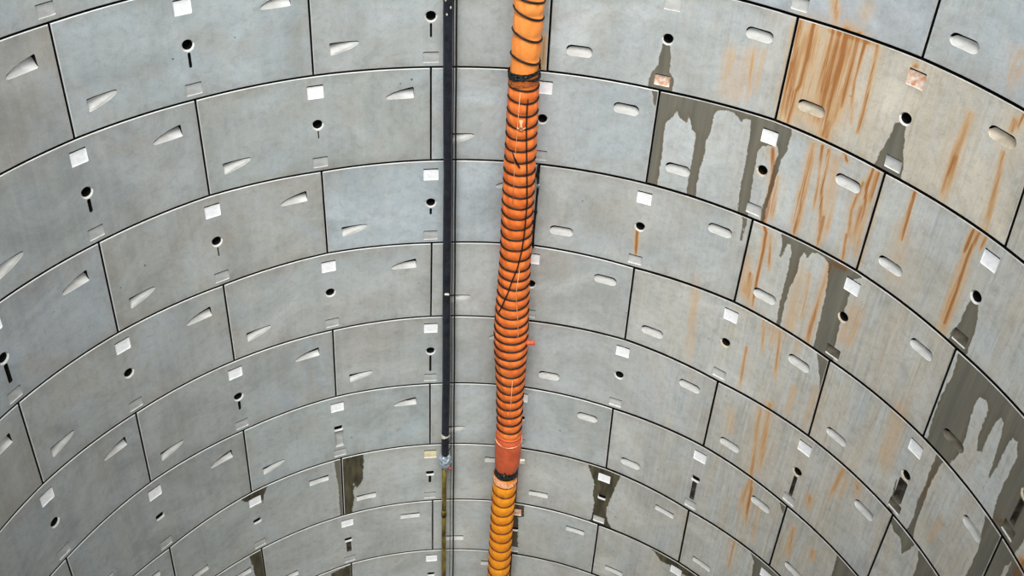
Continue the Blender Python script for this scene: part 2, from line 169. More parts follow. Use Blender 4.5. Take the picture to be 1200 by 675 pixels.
def tag(o,label=None,cat=None,group=None,kind=None):
    if label: o['label']=label
    if cat: o['category']=cat
    if group: o['group']=group
    if kind: o['kind']=kind
    return o
# ---------------------------------------------------------------- stain fields (metres on the wall)
MS=RW*DLT
def seg_dist(P,a,b):
    ab=b-a; t=np.clip(((P-a)@ab)/max(ab@ab,1e-12),0,1); return np.linalg.norm(P-(a+t[:,None]*ab),axis=1),t
def poly_sdf(P,poly):
    poly=np.array([(k*MS,z) for k,z in poly]); n=len(poly); d=np.full(len(P),1e9); ins=np.zeros(len(P),bool)
    for i in range(n):
        a=poly[i]; b=poly[(i+1)%n]; dd,_=seg_dist(P,a,b); d=np.minimum(d,dd)
        c=(a[1]>P[:,1])!=(b[1]>P[:,1])
        if a[1]!=b[1]:
            x=(b[0]-a[0])*(P[:,1]-a[1])/(b[1]-a[1])+a[0]; ins^=c&(P[:,0]<x)
    return np.where(ins,-d,d)
def fields(row,base,K,Z):
    P=np.stack([K*MS,Z],1); n=len(P)
    wet=np.full(n,1e9); gr=np.full(n,1e9)
    for segs,kind,outer,isl in STAINS:
        if (row,base) not in segs: continue
        d=poly_sdf(P,outer)
        for i in isl: d=np.maximum(d,-poly_sdf(P,i))
        if kind=='wet': wet=np.minimum(wet,d)
        else: gr=np.minimum(gr,d)
    rust=np.zeros(n)
    for pts,w,st in RUST:
        if max(z for k,z in pts)<row-.1 or min(z for k,z in pts)>row+1.1: continue
        q=[np.array((k*MS,z)) for k,z in pts]; L=len(q)-1; st=st*(.62 if pts[0][1]>2.9 and abs(pts[-1][1]-pts[0][1])<.75 else 1); best=np.zeros(n); soft=np.zeros(n); w=max(w,.021)
        for i in range(L):
            d,t=seg_dist(P,q[i],q[i+1]); g=(i+t)/L
            fade=np.clip((1-g)/.25,0,1)*.5+.5 if w<.06 else np.clip(np.minimum(g,1-g)/.2+.3,0,1)
            best=np.maximum(best,np.clip(1.35-d/(w*.62),0,1)*fade); soft=np.maximum(soft,np.clip(1.2-d/(w*2.6 if w<.06 else w*1.2),0,1)*fade)
        rust=1-(1-rust)*(1-min(1,st*1.15)*best)*(1-.22*st*soft)
    f=lambda d:np.clip(.5-d/.12,0,1)
    return f(wet),f(gr),np.clip(rust,0,1)
# ---------------------------------------------------------------- the lining
TONE={(0,-2):(150,148,142),(0,0):(163,171,172),(0,2):(167,171,169),(0,4):(172,177,175),(0,6):(196,187,168),(0,8):(176,178,172),
(1,-1):(156,160,159),(1,1):(162,166,162),(1,3):(168,175,176),(1,5):(176,182,181),(1,7):(182,182,174),
(2,-2):(146,150,151),(2,0):(156,157,152),(2,2):(166,175,179),(2,4):(173,175,170),(2,6):(180,180,172),(2,8):(186,190,186),
(3,-1):(152,154,151),(3,1):(163,165,161),(3,3):(163,166,163),(3,5):(172,173,166),(3,7):(178,177,168),(3,-3):(148,148,144),
(4,-2):(146,149,148),(4,0):(150,153,150),(4,2):(154,156,152),(4,4):(166,169,166),(4,6):(168,167,159),(4,8):(176,174,164),
(5,-1):(146,148,145),(5,1):(152,159,158),(5,3):(158,164,163),(5,5):(162,164,158),(5,7):(168,165,154),
(-1,-1):(158,162,160),(-1,1):(165,168,166),(-1,3):(168,172,170),(-1,5):(160,168,174),(-1,7):(170,178,180)}
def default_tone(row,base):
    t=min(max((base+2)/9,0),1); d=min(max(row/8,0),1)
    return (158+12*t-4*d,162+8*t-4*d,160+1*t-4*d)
# channel under the socket: (row,base):(half width, end v, material)
CHAN={(0,0):(.013,.70,'dark'),(0,2):(.010,.70,'dark'),(1,1):(.006,.64,'channel'),(1,-1):(.016,.69,'dark'),(2,-2):(.020,.76,'dark'),(2,0):(.006,.66,'channel'),
(2,2):(.012,.64,'dark'),(4,0):(.014,.68,'dark'),(4,2):(.012,.80,'dark'),(5,1):(.05,.80,'flat'),(3,7):(.05,.82,'channel'),(4,6):(.022,.84,'channel'),(5,5):(.028,.82,'channel'),
(6,2):(.016,.66,'dark'),(7,1):(.03,.74,'channel'),(2,8):(.03,.82,'channel')}
def inside(p,poly):
    x,y=p; r=False; n=len(poly)
    for i in range(n):
        (x1,y1),(x2,y2)=poly[i],poly[(i+1)%n]
        if (y1>y)!=(y2>y) and x<(x2-x1)*(y-y1)/(y2-y1)+x1: r=not r
    return r
def pdist(p,poly):
    d=9; n=len(poly)
    for i in range(n):
        a=poly[i]; b=poly[(i+1)%n]; ax,ay=b[0]-a[0],b[1]-a[1]; L=ax*ax+ay*ay or 1e-12
        t=max(0,min(1,((p[0]-a[0])*ax+(p[1]-a[1])*ay)/L)); d=min(d,math.hypot(p[0]-a[0]-t*ax,p[1]-a[1]-t*ay))
    return d
def capsule(hl,hh,r,n=5):
    o=[]
    for cx,cy,a0 in ((hl-r,hh-r,0),(-hl+r,hh-r,90),(-hl+r,-hh+r,180),(hl-r,-hh+r,270)):
        for i in range(n+1):
            a=math.radians(a0+90*i/n); o.append((cx+r*math.cos(a),cy+r*math.sin(a)))
    return o[::-1]
TAPER=[(-.135,.048),(-.138,.036),(-.125,.018),(-.07,-.012),(0,-.036),(.06,-.052),(.116,-.064),(.123,-.05),(.124,.0),(.128,.046),(.118,.055),(.04,.058),(-.06,.058),(-.12,.056)]
def features(row,base):
    W_=W; fs=[]
    for side,u,v in (('r',.867,.257),('l',.133,.757)):
        kk=base+2*u
        if (row>=6) or (row==-1 and side=='x'):
            o=capsule(.12,.046,.012,2); kind='slot'
        elif kk<(4.0 if side=='r' else 3.8):
            o=TAPER if side=='r' else [(-x,-y) for x,y in TAPER]; kind='taper_'+side
        else:
            hh=.055 if kk<7 else .05; o=capsule(.122,hh,.05); kind='slot'
        fs.append(('bolt_pocket',u*W_,v,o,kind))
    wet=(row,base) in ((1,5),(0,6),(1,7),(2,8),(2,6),(3,7))
    fs.append(('grout_socket',.5*W_,.5,capsule(.056,.056,.056,5) if not(row>=5) else capsule(.052,.04,.02,3),'hole'))
    fs.append(('packer_recess',.5*W_,.897,capsule(.072,.055,.006,1),'shallow'))
    fs.append(('foam_packer',.5*W_,.162,capsule(.074,.068,.006,1),'plate'))
    if (row,base) in CHAN:
        hw,ve,m=CHAN[(row,base)]; v0=.562 if row<5 else .545
        fs.append(('drip_channel',.5*W_,(v0+ve)/2,capsule(hw,(ve-v0)/2,min(hw,.012)*.95,2),'chan'))
    return fs
def joint(row,k): return JOINT.get((row,k),(0,0))
class Warp:
    def __init__(s,row,base):
        s.row,s.base=row,base
        s.T=[joint(row,base+i) for i in range(3)]; s.B=[joint(row+1,base+i) for i in range(3)]
    def __call__(s,a,b):
        u=min(max(a/W,-.02),1.02); t=u*2; i=0 if t<1 else 1; f=t-i
        zt=s.T[i][1]*(1-f)+s.T[i+1][1]*f; zb=s.B[i][1]*(1-f)+s.B[i+1][1]*f
        kl=s.T[0][0]*(1-b)+s.B[0][0]*b; kr=s.T[2][0]*(1-b)+s.B[2][0]*b
        return s.base+2*u+kl*(1-u)+kr*u, s.row+b+zt*(1-b)+zb*b
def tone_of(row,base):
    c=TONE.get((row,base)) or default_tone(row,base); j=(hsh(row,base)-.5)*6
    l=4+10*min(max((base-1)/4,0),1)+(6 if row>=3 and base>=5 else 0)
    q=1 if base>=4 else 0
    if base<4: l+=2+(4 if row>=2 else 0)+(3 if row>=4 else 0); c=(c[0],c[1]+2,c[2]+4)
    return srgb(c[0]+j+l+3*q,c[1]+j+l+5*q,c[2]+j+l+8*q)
def make_panel(row,base,h):
    wp=Warp(row,base); fs=features(row,base); mb=MB(); rt=base>=4; g=.0105 if rt else .009; gh=(.0125+.0012*max(row,0)) if rt else (.009+.0004*max(row,0)); ch=.004 if rt else .006; lo=g+ch; lh=gh+ch
    nu=max(8,round((W-2*lo)/h)); nv=max(6,round((1-2*lh)/h))
    A=[lo+(W-2*lo)*i/nu for i in range(nu+1)]; B=[lh+(1-2*lh)*j/nv for j in range(nv+1)]
    da=A[1]-A[0]; db=B[1]-B[0]
    pts=[]; ids={}
    def vid(i,j):
        if (i,j) not in ids: ids[(i,j)]=len(pts); pts.append((A[i],B[j]))
        return ids[(i,j)]
    polys=[[(x+a,y+b) for x,y in o] for _,a,b,o,_ in fs]
    patches=[]
    for grp in ([0],[1],list(range(2,len(fs)))):
        xs=[p[0] for q in grp for p in polys[q]]; ys=[p[1] for q in grp for p in polys[q]]
        i0=max(0,int((min(xs)-lo)/da)-1); i1=min(nu,int((max(xs)-lo)/da)+2); j0=max(0,int((min(ys)-lh)/db)-1); j1=min(nv,int((max(ys)-lh)/db)+2)
        patches.append((i0,i1,j0,j1,grp))
    def inpatch(i,j):
        return any(i0<=i<i1 and j0<=j<j1 for i0,i1,j0,j1,_ in patches)
    faces=[]
    for i in range(nu):
        for j in range(nv):
            if not inpatch(i,j): faces.append((vid(i,j),vid(i+1,j),vid(i+1,j+1),vid(i,j+1)))
    for i0,i1,j0,j1,grp in patches:
        per=[(i,j0) for i in range(i0,i1)]+[(i1,j) for j in range(j0,j1)]+[(i,j1) for i in range(i1,i0,-1)]+[(i0,j) for j in range(j1,j0,-1)]
        loc=[]; gid=[]; ed=[]
        for p in per: gid.append(vid(*p)); loc.append(Vector((A[p[0]],B[p[1]])))
        n=len(per); ed+=[(i,(i+1)%n) for i in range(n)]
        for q in grp:
            s0=len(loc)
            for p in polys[q]: loc.append(Vector(p)); gid.append(None)
            m=len(polys[q]); ed+=[(s0+i,s0+(i+1)%m) for i in range(m)]
        for i in range(i0+1,i1):
            for j in range(j0+1,j1):
                p=(A[i],B[j])
                if all((not inside(p,polys[q])) and pdist(p,polys[q])>h*.45 for q in grp): loc.append(Vector(p)); gid.append(None)
        vo,eo,fo,ov,oe,of=delaunay_2d_cdt(loc,ed,[],0,1e-6)
        mp=[]
        for v,o in zip(vo,ov):
            gg=[gid[x] for x in o if gid[x] is not None]
            if gg: mp.append(gg[0])
            else: mp.append(len(pts)); pts.append((v.x,v.y))
        for f in fo:
            c=(sum(vo[x].x for x in f)/len(f),sum(vo[x].y for x in f)/len(f))
            if any(inside(c,polys[q]) for q in grp): continue
            faces.append(tuple(mp[x] for x in f))
    KZ=np.array([wp(a,b) for a,b in pts]); wet,gr,ru=fields(row,base,KZ[:,0],KZ[:,1])
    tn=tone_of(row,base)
    off=(hsh(row,base,2)*40,hsh(row,base,5)*40)
    def at(a,b,k,z,i=None):
        e=min(a,W-a,b,1-b)
        return dict(wet=wet[i] if i is not None else 0,grime=gr[i] if i is not None else 0,rust=ru[i] if i is not None else 0,
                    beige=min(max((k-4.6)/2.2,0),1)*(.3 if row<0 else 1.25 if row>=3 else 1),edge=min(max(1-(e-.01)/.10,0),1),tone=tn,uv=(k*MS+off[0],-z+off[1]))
    for i,(a,b) in enumerate(pts):
        k,z=KZ[i]; mb.vert(pos(k,z,RW),at(a,b,k,z,i))
    for f in faces:
        # make every face look at the shaft axis
        p=[Vector(mb.v[x]) for x in f[:3]]; nrm=(p[1]-p[0]).cross(p[2]-p[0]); r=Vector((p[0].x,p[0].y,0))
        mb.face(f if nrm.dot(r)<0 else f[::-1],'concrete',True)
    # arris, then the side of the slab running back into the joint
    per=[(i,0) for i in range(nu)]+[(nu,j) for j in range(nv)]+[(i,nv) for i in range(nu,0,-1)]+[(0,j) for j in range(nv,0,-1)]
    def outp(i,j,d): 
        a,b=A[i],B[j]
        if i==0:a-=d
        if i==nu:a+=d
        if j==0:b-=d
        if j==nv:b+=d
        return a,b
    L0=[];L1=[];L2=[]
    for (i,j) in per:
        k,z=wp(A[i],B[j]); L0.append(mb.vert(pos(k,z,RW),at(A[i],B[j],k,z,vid(i,j))))
        a,b=outp(i,j,ch); k,z=wp(a,b); L1.append(mb.vert(pos(k,z,RW+.007),at(a,b,k,z)))
        L2.append(mb.vert(pos(k,z,RW+.10),at(a,b,k,z)))
    n=len(per)
    for x in range(n):
        y=(x+1)%n
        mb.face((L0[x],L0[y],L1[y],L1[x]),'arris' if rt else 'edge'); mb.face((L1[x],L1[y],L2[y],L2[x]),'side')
    parts=[make_recess(row,base,wp,f) for f in fs]
    return mb,parts
def pocket(mb,P,o,x0,x1,dep,mat,kind,u_left,tanv):
    """bolt pocket: sloping floor, with a deep undercut below its upper lip that runs back to the bolt"""
    def span(x):
        ys=[]; n=len(o)
        for i in range(n):
            (xa,ya),(xb,yb)=o[i],o[(i+1)%n]
            if abs(xa-xb)>1e-9 and min(xa,xb)-1e-9<=x<=max(xa,xb)+1e-9: ys.append(ya+(yb-ya)*(x-xa)/(xb-xa))
        return min(ys),max(ys)
    xs=sorted({round(p[0],5) for p in o}|{x0+(x1-x0)*i/14 for i in range(15)}); cols=[]
    for x in xs:
        x=min(max(x,x0+1e-4),x1-1e-4); t,b=span(x); H=b-t; q=(x-x0)/(x1-x0)
        deep=(1-q) if u_left else q
        gap={'slot':.013+.010*deep**3,'plate':.012,'shallow':.008}.get(kind,.009+.012*max(0,deep-.5))+dep(x,t+.02)*tanv
        gap=min(gap,.5*H)
        c=[mb.vert(P(x,t,0)),mb.vert(P(x,t,.11)),mb.vert(P(x,t+gap,.11))]
        for i in range(7):
            y=t+gap+(b-t-gap)*i/6; c.append(mb.vert(P(x,y,min(dep(x,y),.105))))
        c.append(mb.vert(P(x,b,0))); cols.append(c)
    for A_,B_ in zip(cols,cols[1:]):
        for i in range(len(A_)-1): mb.face((A_[i],A_[i+1],B_[i+1],B_[i]),'dark' if i<3 else ('edge' if i==len(A_)-2 and kind in ('shallow','plate') else mat),False)  # lip shade and bright lower ledge are put into the colour
    for c in (cols[0],cols[-1]):
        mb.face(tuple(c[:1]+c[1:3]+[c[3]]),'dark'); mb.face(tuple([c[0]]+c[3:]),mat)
def make_recess(row,base,wp,f):
    name,a0,b0,o,kind=f
    mb=MB(); xs=[p[0] for p in o]; ys=[p[1] for p in o]; x0,x1,y0,y1=min(xs),max(xs),min(ys),max(ys)
    wetz=(row,base) in ((1,5),(0,6),(1,7),(2,8),(2,6),(3,7)); damp=row>=0 and base>=5
    def P(x,y,d):
        k,z=wp(a0+x,b0+y); return pos(k,z,RW+d)
    def tface(idx,mat,sm=False): 
        p=[Vector(mb.v[x]) for x in idx[:3]]; nrm=(p[1]-p[0]).cross(p[2]-p[0])
        mb.face(idx,mat,sm)
    if kind=='hole':
        n=len(o); rings=[(1.0,0.0),(.80,.012),(.78,.14)]; R=[]
        if row>=5: rings=[(1.0,0.0),(.86,.02),(.8,.12)]
        for s,d in rings: R.append([mb.vert(P(x*s,y*s-(.004 if d>0 else 0),d)) for x,y in o])
        for i in range(n):
            j=(i+1)%n
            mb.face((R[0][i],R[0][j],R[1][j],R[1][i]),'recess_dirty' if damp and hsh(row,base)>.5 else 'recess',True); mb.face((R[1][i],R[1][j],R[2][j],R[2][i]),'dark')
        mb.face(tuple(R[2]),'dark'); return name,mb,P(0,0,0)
    if kind=='plate': mat='white'; dep=lambda x,y:.010
    elif kind=='shallow':
        mat='flat' if base<4 else 'recess'
        dmax=.009 if base<4 else .016
        dep=lambda x,y:dmax
    elif kind=='chan': mat=CHAN[(row,base)][2]; dep=lambda x,y:.035
    elif kind=='slot':
        mat='recess'
        dep=lambda x,y:.003+.022*min(1,max(0,(y1-y)/(y1-y0))/.6)
    else:
        mat='recess'; sgn=1 if kind=='taper_r' else -1
        def dep(x,y):
            t=(x*sgn+.14)/.28
            # lower edge of the tapered outline at this x
            yb=.058 if sgn>0 else (.064-.10*max(0,(1-t))**1.1)
            q=min(max((yb-y)/.11,0),1)
            return .003+.055*max(t,0)**.8*min(1,q/.8)
    if kind=='plate':
        if (row,base)==(6,2): mat='cream'
        if (row,base) in ((0,6),(7,3)): mat='rustwhite'
        if (row,base)==(0,4): mat='recess'
    if kind=='shallow' and (row,base) in ((0,4),(1,7),(2,6),(2,8),(3,7)): mat='recess_wet'
    if kind=='shallow' and (row,base)==(0,4): mat='rustwhite'
    if kind=='slot' and (row,base)==(2,8) and a0<W/2: mat='recess_wet'
    if kind=='slot' and (row,base)==(0,6) : mat='recess_dirty'
    if kind in ('slot','plate','shallow') or kind.startswith('taper'):
        pocket(mb,P,o,x0,x1,dep,mat,kind,a0<W/2,(3.3+row)/8.4); return name,mb,P(0,0,0)
    n=len(o); st=.014
    loc=[Vector(p) for p in o]; ed=[(i,(i+1)%n) for i in range(n)]
    x=x0+st/2
    while x<x1:
        y=y0+st/2
        while y<y1:
            if inside((x,y),o) and pdist((x,y),o)>st*.35: loc.append(Vector((x,y)))
            y+=st
        x+=st
    vo,eo,fo,ov,oe,of=delaunay_2d_cdt(loc,ed,[],0,1e-6)
    ring=[mb.vert(P(x,y,0)) for x,y in o]
    ids=[mb.vert(P(v.x,v.y,dep(v.x,v.y))) for v in vo]
    inp={}
    for q,oo in enumerate(ov):
        for x in oo:
            if x<n: inp[x]=q
    for t in fo:
        c=(sum(vo[x].x for x in t)/len(t),sum(vo[x].y for x in t)/len(t))
        if inside(c,o): tface(tuple(ids[x] for x in t),mat,True)
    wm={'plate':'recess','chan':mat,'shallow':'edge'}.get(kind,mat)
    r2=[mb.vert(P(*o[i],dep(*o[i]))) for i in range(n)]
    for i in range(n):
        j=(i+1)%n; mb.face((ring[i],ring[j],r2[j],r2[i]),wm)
    if kind=='plate':
        # the foam block itself, standing a little proud of the sloping bed
        for sx0,sx1,sy0,sy1 in ((x0+.008,x1-.008,y0+.022,y1-.006),):
            c=[(sx0,sy0),(sx1,sy0),(sx1,sy1),(sx0,sy1)]
            F=[mb.vert(P(x,y,dep(x,y)-.016)) for x,y in c]; Bk=[mb.vert(P(x,y,dep(x,y)+.02)) for x,y in c]
            mb.face(tuple(F),mat)
            for i in range(4): mb.face((F[i],F[(i+1)%4],Bk[(i+1)%4],Bk[i]),mat)
    return name,mb,P(0,0,0)
def project(p):
    v=Vector(p)-Vector(CAM_LOC); c=v.dot(Vector(CAM_F))
    if c<=.05: return None
    return 600+CX+FPX*v.dot(Vector(CAM_R))/c, 337.5+CY-FPX*v.dot(Vector(CAM_U))/c
def in_frame(row,base):
    wp=Warp(row,base)
    for i in range(13):
        for j in range(9):
            k,z=wp(.03+(W-.06)*i/12,.03+.94*j/8); q=project(pos(k,z,RW))
            if q and -2<q[0]<1202 and -2<q[1]<677: return True
    return False
ORD=['topmost','second','third','fourth','fifth','sixth','seventh','eighth','ninth','tenth','eleventh']
LOOK={(0,-2):'beige-grey',(0,0):'clean blue-grey',(0,4):'clean grey damp-socketed',(0,6):'heavily rust-streaked',(1,5):'dark-stained and rusty',(1,7):'rust-dripped pale',
(2,2):'clean blue-grey',(2,6):'dark-stained rust-streaked',(2,8):'mostly wet dark-stained',(3,5):'lightly rust-streaked',(3,7):'beige damp-streaked',(3,9):'wet olive-grey',(4,6):'warm beige',(4,8):'damp-patched beige',
(6,4):'black-patched grey',(6,2):'grey black-patched',(1,1):'mottled grey',(1,-1):'mottled grey',(2,0):'brownish-grey'}
done=[]
for row in range(ROW_MIN,ROW_MAX+1):
    par=row%2
    for base in range(-4+ (0 if par==0 else -1),13,2): done.append((row,base,in_frame(row,base)))
vis={(r,b) for r,b,v in done if v}
stained={s for x in STAINS for s in x[0]}|{(0,6),(0,8),(1,5),(1,7),(2,6),(3,5),(3,7),(4,6),(5,5),(5,7),(6,6),(0,4),(4,8)}
walls={'wall_left':MB(),'wall_right':MB()}
for row,base,v in done:
    rowpar=row%2
    if v:
        mb,parts=make_panel(row,base,.0135 if (row,base) in stained else .035)
        og=pos(base+1,row+.5,RW)
        o=mb.build('concrete_segment',og)
        ring=ORD[row+1]
        look=LOOK.get((row,base),'blue-grey' if base<2 and row in (0,1,5) else 'plain grey')
        if rowpar==0:
            if base==2: where='behind the black hose'
            elif base<2: where='%s left of the hose'%['first','second','third','fourth'][(0-base)//2]
            else: where='%s right of the duct'%['first','second','third','fourth','fifth'][(base-4)//2]
        else:
            if base==3: where='behind hose and duct'
            elif base<3: where='%s left of the hose'%['first','second','third','fourth'][(1-base)//2]
            else: where='%s right of the duct'%['first','second','third','fourth','fifth'][(base-5)//2]
        if (row,base)==(-1,-1): where='cut off by the upper left corner'
        tag(o,'%s concrete wall segment, %s, in the %s ring'%(look,where,ring), 'wall panel','precast concrete segments lining the shaft')
        for nm,pm,c in parts:
            po=pm.build(nm,c,o,og)
            if nm=='foam_packer' : po['label']={(6,2):'yellowed foam packer',(0,6):'rust-spotted white foam packer'}.get((row,base),'white foam packer')
    else:
        mb,parts=make_panel(row,base,.12)
        w=walls['wall_left' if base+1<3.45 else 'wall_right']; w.add(mb)
        for nm,pm,c in parts: w.add(pm)
for n_,w in walls.items(): tag(w.build(n_),kind='structure')
# gasket-dark ground behind the segments, and the shaft floor
mb=MB(); NB=72; K0,K1=-6.2,15.2
for j,z in enumerate((-2.0,11.0)):
    for i in range(NB+1): mb.vert(pos(K0+(K1-K0)*i/NB,z,RW+.1))
for i in range(NB): mb.face((i,i+1,NB+1+i+1,NB+1+i),'backing',True)
tag(mb.build('wall_back'),kind='structure')
M['floor']=mat_simple('shaft_floor_concrete',(120,118,112),(92,90,84),1.5,.8)
mb=MB(); r=[mb.vert((4.4*math.cos(2*math.pi*i/64),4.4*math.sin(2*math.pi*i/64),-.001)) for i in range(64)]; mb.face(r,'floor')
tag(mb.build('floor'),kind='structure')
# round recess with rust (topmost ring, right of the duct) is covered by its grout socket
# ---------------------------------------------------------------- duct, hose, pipe and cables
M['duct_up']=mat_simple('bright_orange_duct_cloth',(248,156,78),(238,138,62),5,.55,bump=.25)
M['duct_mid']=mat_simple('orange_duct_cloth',(236,128,62),(222,108,46),5,.5,bump=.35)
M['duct_low']=mat_simple('amber_duct_cloth',(244,160,40),(232,138,28),4,.5,bump=.3)
M['collar']=mat_simple('terracotta_collar',(206,98,62),(184,82,52),9,.5,bump=.3)
M['band']=mat_simple('black_wire_band',(34,26,24),(22,18,18),20,.5)
M['band_brown']=mat_simple('dark_brown_wire_band',(96,42,24),(70,30,20),20,.5)
M['tape']=mat_simple('black_tape',(40,46,46),(22,22,24),18,.35,bump=.4)
M['rubber']=mat_simple('black_rubber',(42,46,54),(26,29,36),14,.45,bump=.2)
M['cable']=mat_simple('black_cable',(24,24,26),(14,14,15),20,.5)
M['foil']=mat_simple('silver_foil',(210,222,232),(120,140,156),30,.3,metal=.6,bump=.6)
M['red']=mat_simple('red_plastic',(176,84,78),(150,64,60),20,.5)
M['steel']=mat_simple('yellowed_steel',(168,152,74),(74,62,38),9,.38,metal=.55,bump=.2,stretch=(1,1,.5))
M['pale']=mat_simple('pale_plastic',(214,208,196),(180,172,160),20,.6)
M['patch']=mat_simple('worn_pale_cloth',(250,200,160),(236,150,100),20,.6)
M['dirtypatch']=mat_simple('dirt_smudge',(176,100,44),(150,84,44),20,.7)
M['knot']=mat_simple('red_orange_cloth',(222,92,52),(196,76,44),20,.6)
M['whitecord']=mat_simple('pale_seam',(244,190,140),(226,150,100),20,.6)
def interp(L,z):
    # L sorted by falling z; entries (x,y,z,r)
    if z>=L[0][2]:
        (x0,y0,z0,r0),(x1,y1,z1,r1)=L[0],L[-1]; t=(z-z0)/(z1-z0); return x0+(x1-x0)*t*.3,y0,r0
    if z<=L[-1][2]: return L[-1][0],L[-1][1],L[-1][3]
    for a,b in zip(L,L[1:]):
        if a[2]>=z>=b[2]:
            t=(a[2]-z)/(a[2]-b[2]+1e-9); t=t*t*(3-2*t); return tuple(a[i]+(b[i]-a[i])*t for i in (0,1,3))
def smooth(L,it=2):
    L=[list(p) for p in L]
    for _ in range(it):
        N=[p[:] for p in L]
        for i in range(1,len(L)-1):
            for c in (0,1,3): N[i][c]=.25*L[i-1][c]+.5*L[i][c]+.25*L[i+1][c]
        L=N
    return [tuple(p) for p in L]
def sweep(mb,pts,mat,n=16,cap=True,smooth_=True):
    """tube through (x,y,z,r) points"""
    rings=[]; N=len(pts); up=Vector((.3,1,.1)).normalized()
    for i,p in enumerate(pts):
        a=Vector(pts[max(0,i-1)][:3]); b=Vector(pts[min(N-1,i+1)][:3]); t=(b-a).normalized()
        s=t.cross(up); s=s.normalized() if s.length>1e-4 else Vector((1,0,0)); q=s.cross(t)
        rings.append([mb.vert(Vector(p[:3])+p[3]*(math.cos(2*math.pi*j/n)*s+math.sin(2*math.pi*j/n)*q)) for j in range(n)])
    for A_,B_ in zip(rings,rings[1:]):
        for j in range(n): mb.face((A_[j],A_[(j+1)%n],B_[(j+1)%n],B_[j]),mat,smooth_)
    if cap: mb.face(tuple(rings[0][::-1]),mat); mb.face(tuple(rings[-1]),mat)
def cloth(mb,prof,z1,z0,bands,mat,bulge=.012,step=.018,n=72,fold=.003,seed=0):
    """cloth tube between z1 (top) and z0, pinched at its wire bands, as an open thin wall"""
    zs=[]; z=z1
    while z>z0: zs.append(z); z-=step
    zs.append(z0); bs=sorted(bands); rings=[]
    for z in zs:
        x,y,r=interp(prof,z)
        below=[b for b in bs if b<=z]; above=[b for b in bs if b>z]
        if below and above:
            t=(z-below[-1])/(above[0]-below[-1]); k=math.sin(math.pi*t)
        else: k=.3
        ring=[]
        for j in range(n):
            a=2*math.pi*j/n
            f=fold*(math.sin(a*7+seed+math.sin(z*5)*2)+.7*math.sin(a*13+z*11+seed))*k
            rr=r-.006+bulge*(k**.7-.5)+f
            ring.append(mb.vert((x+rr*math.cos(a),y+rr*math.sin(a),z)))
        rings.append(ring)
    for A_,B_ in zip(rings,rings[1:]):
        for j in range(n): mb.face((A_[j],B_[j],B_[(j+1)%n],A_[(j+1)%n]),mat,True)
def band(prof,z,mat,tilt=0,tube=.0095,seed=0,grow=-.003):
    mb=MB(); x,y,r=interp(prof,z); n=48; m=8; r+=grow; rings=[]
    for j in range(n):
        a=2*math.pi*j/n; dz=-math.tan(math.radians(tilt))*r*math.cos(a)+.005*math.sin(2*a+seed)
        c=Vector((x+r*math.cos(a),y+r*math.sin(a),z+dz)); rd=Vector((math.cos(a),math.sin(a),0))
        rings.append([mb.vert(c+tube*(math.cos(2*math.pi*i/m)*rd+Vector((0,0,math.sin(2*math.pi*i/m))))) for i in range(m)])
    for j in range(n):
        A_=rings[j]; B_=rings[(j+1)%n]
        for i in range(m): mb.face((A_[i],B_[i],B_[(i+1)%m],A_[(i+1)%m]),mat,True)
    return mb,Vector((x,y,z))
def wrap(prof,z,h,mat,grow=.006,crumple=.008,tilt=0,seed=0,squeeze=0):
    """crumpled strap or tape wound round the duct"""
    mb=MB(); x,y,r=interp(prof,z); n=64; m=9; rings=[]
    for i in range(m+1):
        t=i/m; row=[]
        for j in range(n):
            a=2*math.pi*j/n
            dz=-math.tan(math.radians(tilt))*r*math.cos(a)+.010*math.sin(2*a+seed)*(1 if i<m/2 else -1)
            rr=r+grow-squeeze*math.sin(math.pi*t)+crumple*math.sin(a*9+i*2.1+seed)*math.sin(math.pi*t)+crumple*.6*math.sin(a*17-i+seed)
            row.append(mb.vert((x+rr*math.cos(a),y+rr*math.sin(a),z+h/2-h*t+dz)))
        rings.append(row)
    for A_,B_ in zip(rings,rings[1:]):
        for j in range(n): mb.face((A_[j],B_[j],B_[(j+1)%n],A_[(j+1)%n]),mat,j%3!=0)
    return mb,Vector((x,y,z))
def root(name,loc,label,cat):
    o=bpy.data.objects.new(name,None); COL.objects.link(o); o.location=loc; o.empty_display_size=.2
    tag(o,label,cat); return o
UP=smooth(DUCT,1); LOWP=smooth(DLOW,1); TOPZ=12.95
ux,uy,_=interp(UP,5)
D=root('ventilation_duct',Vector((ux,uy,4.9)),'long bright orange cloth ventilation duct with black wire hoops, hanging down the shaft wall','duct')
dO=Vector((ux,uy,4.9))
up_b=[TOPZ-.12]+[11.06+.21*i for i in range(8)]+[b for b,_ in BAND_TOP]; up_b=sorted(set(up_b))
mb=MB(); cloth(mb,UP,TOPZ,10.10,up_b,'duct_up',.012,.02); mb.build('cloth_sleeve',Vector((ux,uy,11.5)),D,dO)['label']='smooth bright orange upper sleeve with widely spaced hoops'
mb=MB(); cloth(mb,UP,10.12,5.47,BAND_MID,'duct_mid',.016,.0145,fold=.004,seed=2); mb.build('cloth_sleeve',Vector((ux,uy,7.5)),D,dO)['label']='darker orange concertina sleeve with close-set hoops'
for i,z in enumerate(up_b):
    tl=dict(BAND_TOP).get(z,11); bm_,c=band(UP,z,'band',tl+8,.011,i); bm_.build('wire_hoop',c,D,dO)
for i,z in enumerate(BAND_MID):
    bm_,c=band(UP,z,'band' if i<len(BAND_MID)-1 else 'collar',1.5*math.sin(i*.9)+(-2 if 24<i<30 else 0),.0088,i*.7); bm_.build('wire_hoop',c,D,dO)
bm_,c=wrap(UP,10.13,.06,'tape',.009,.005,-13,.4); bm_.build('strap',c,D,dO)
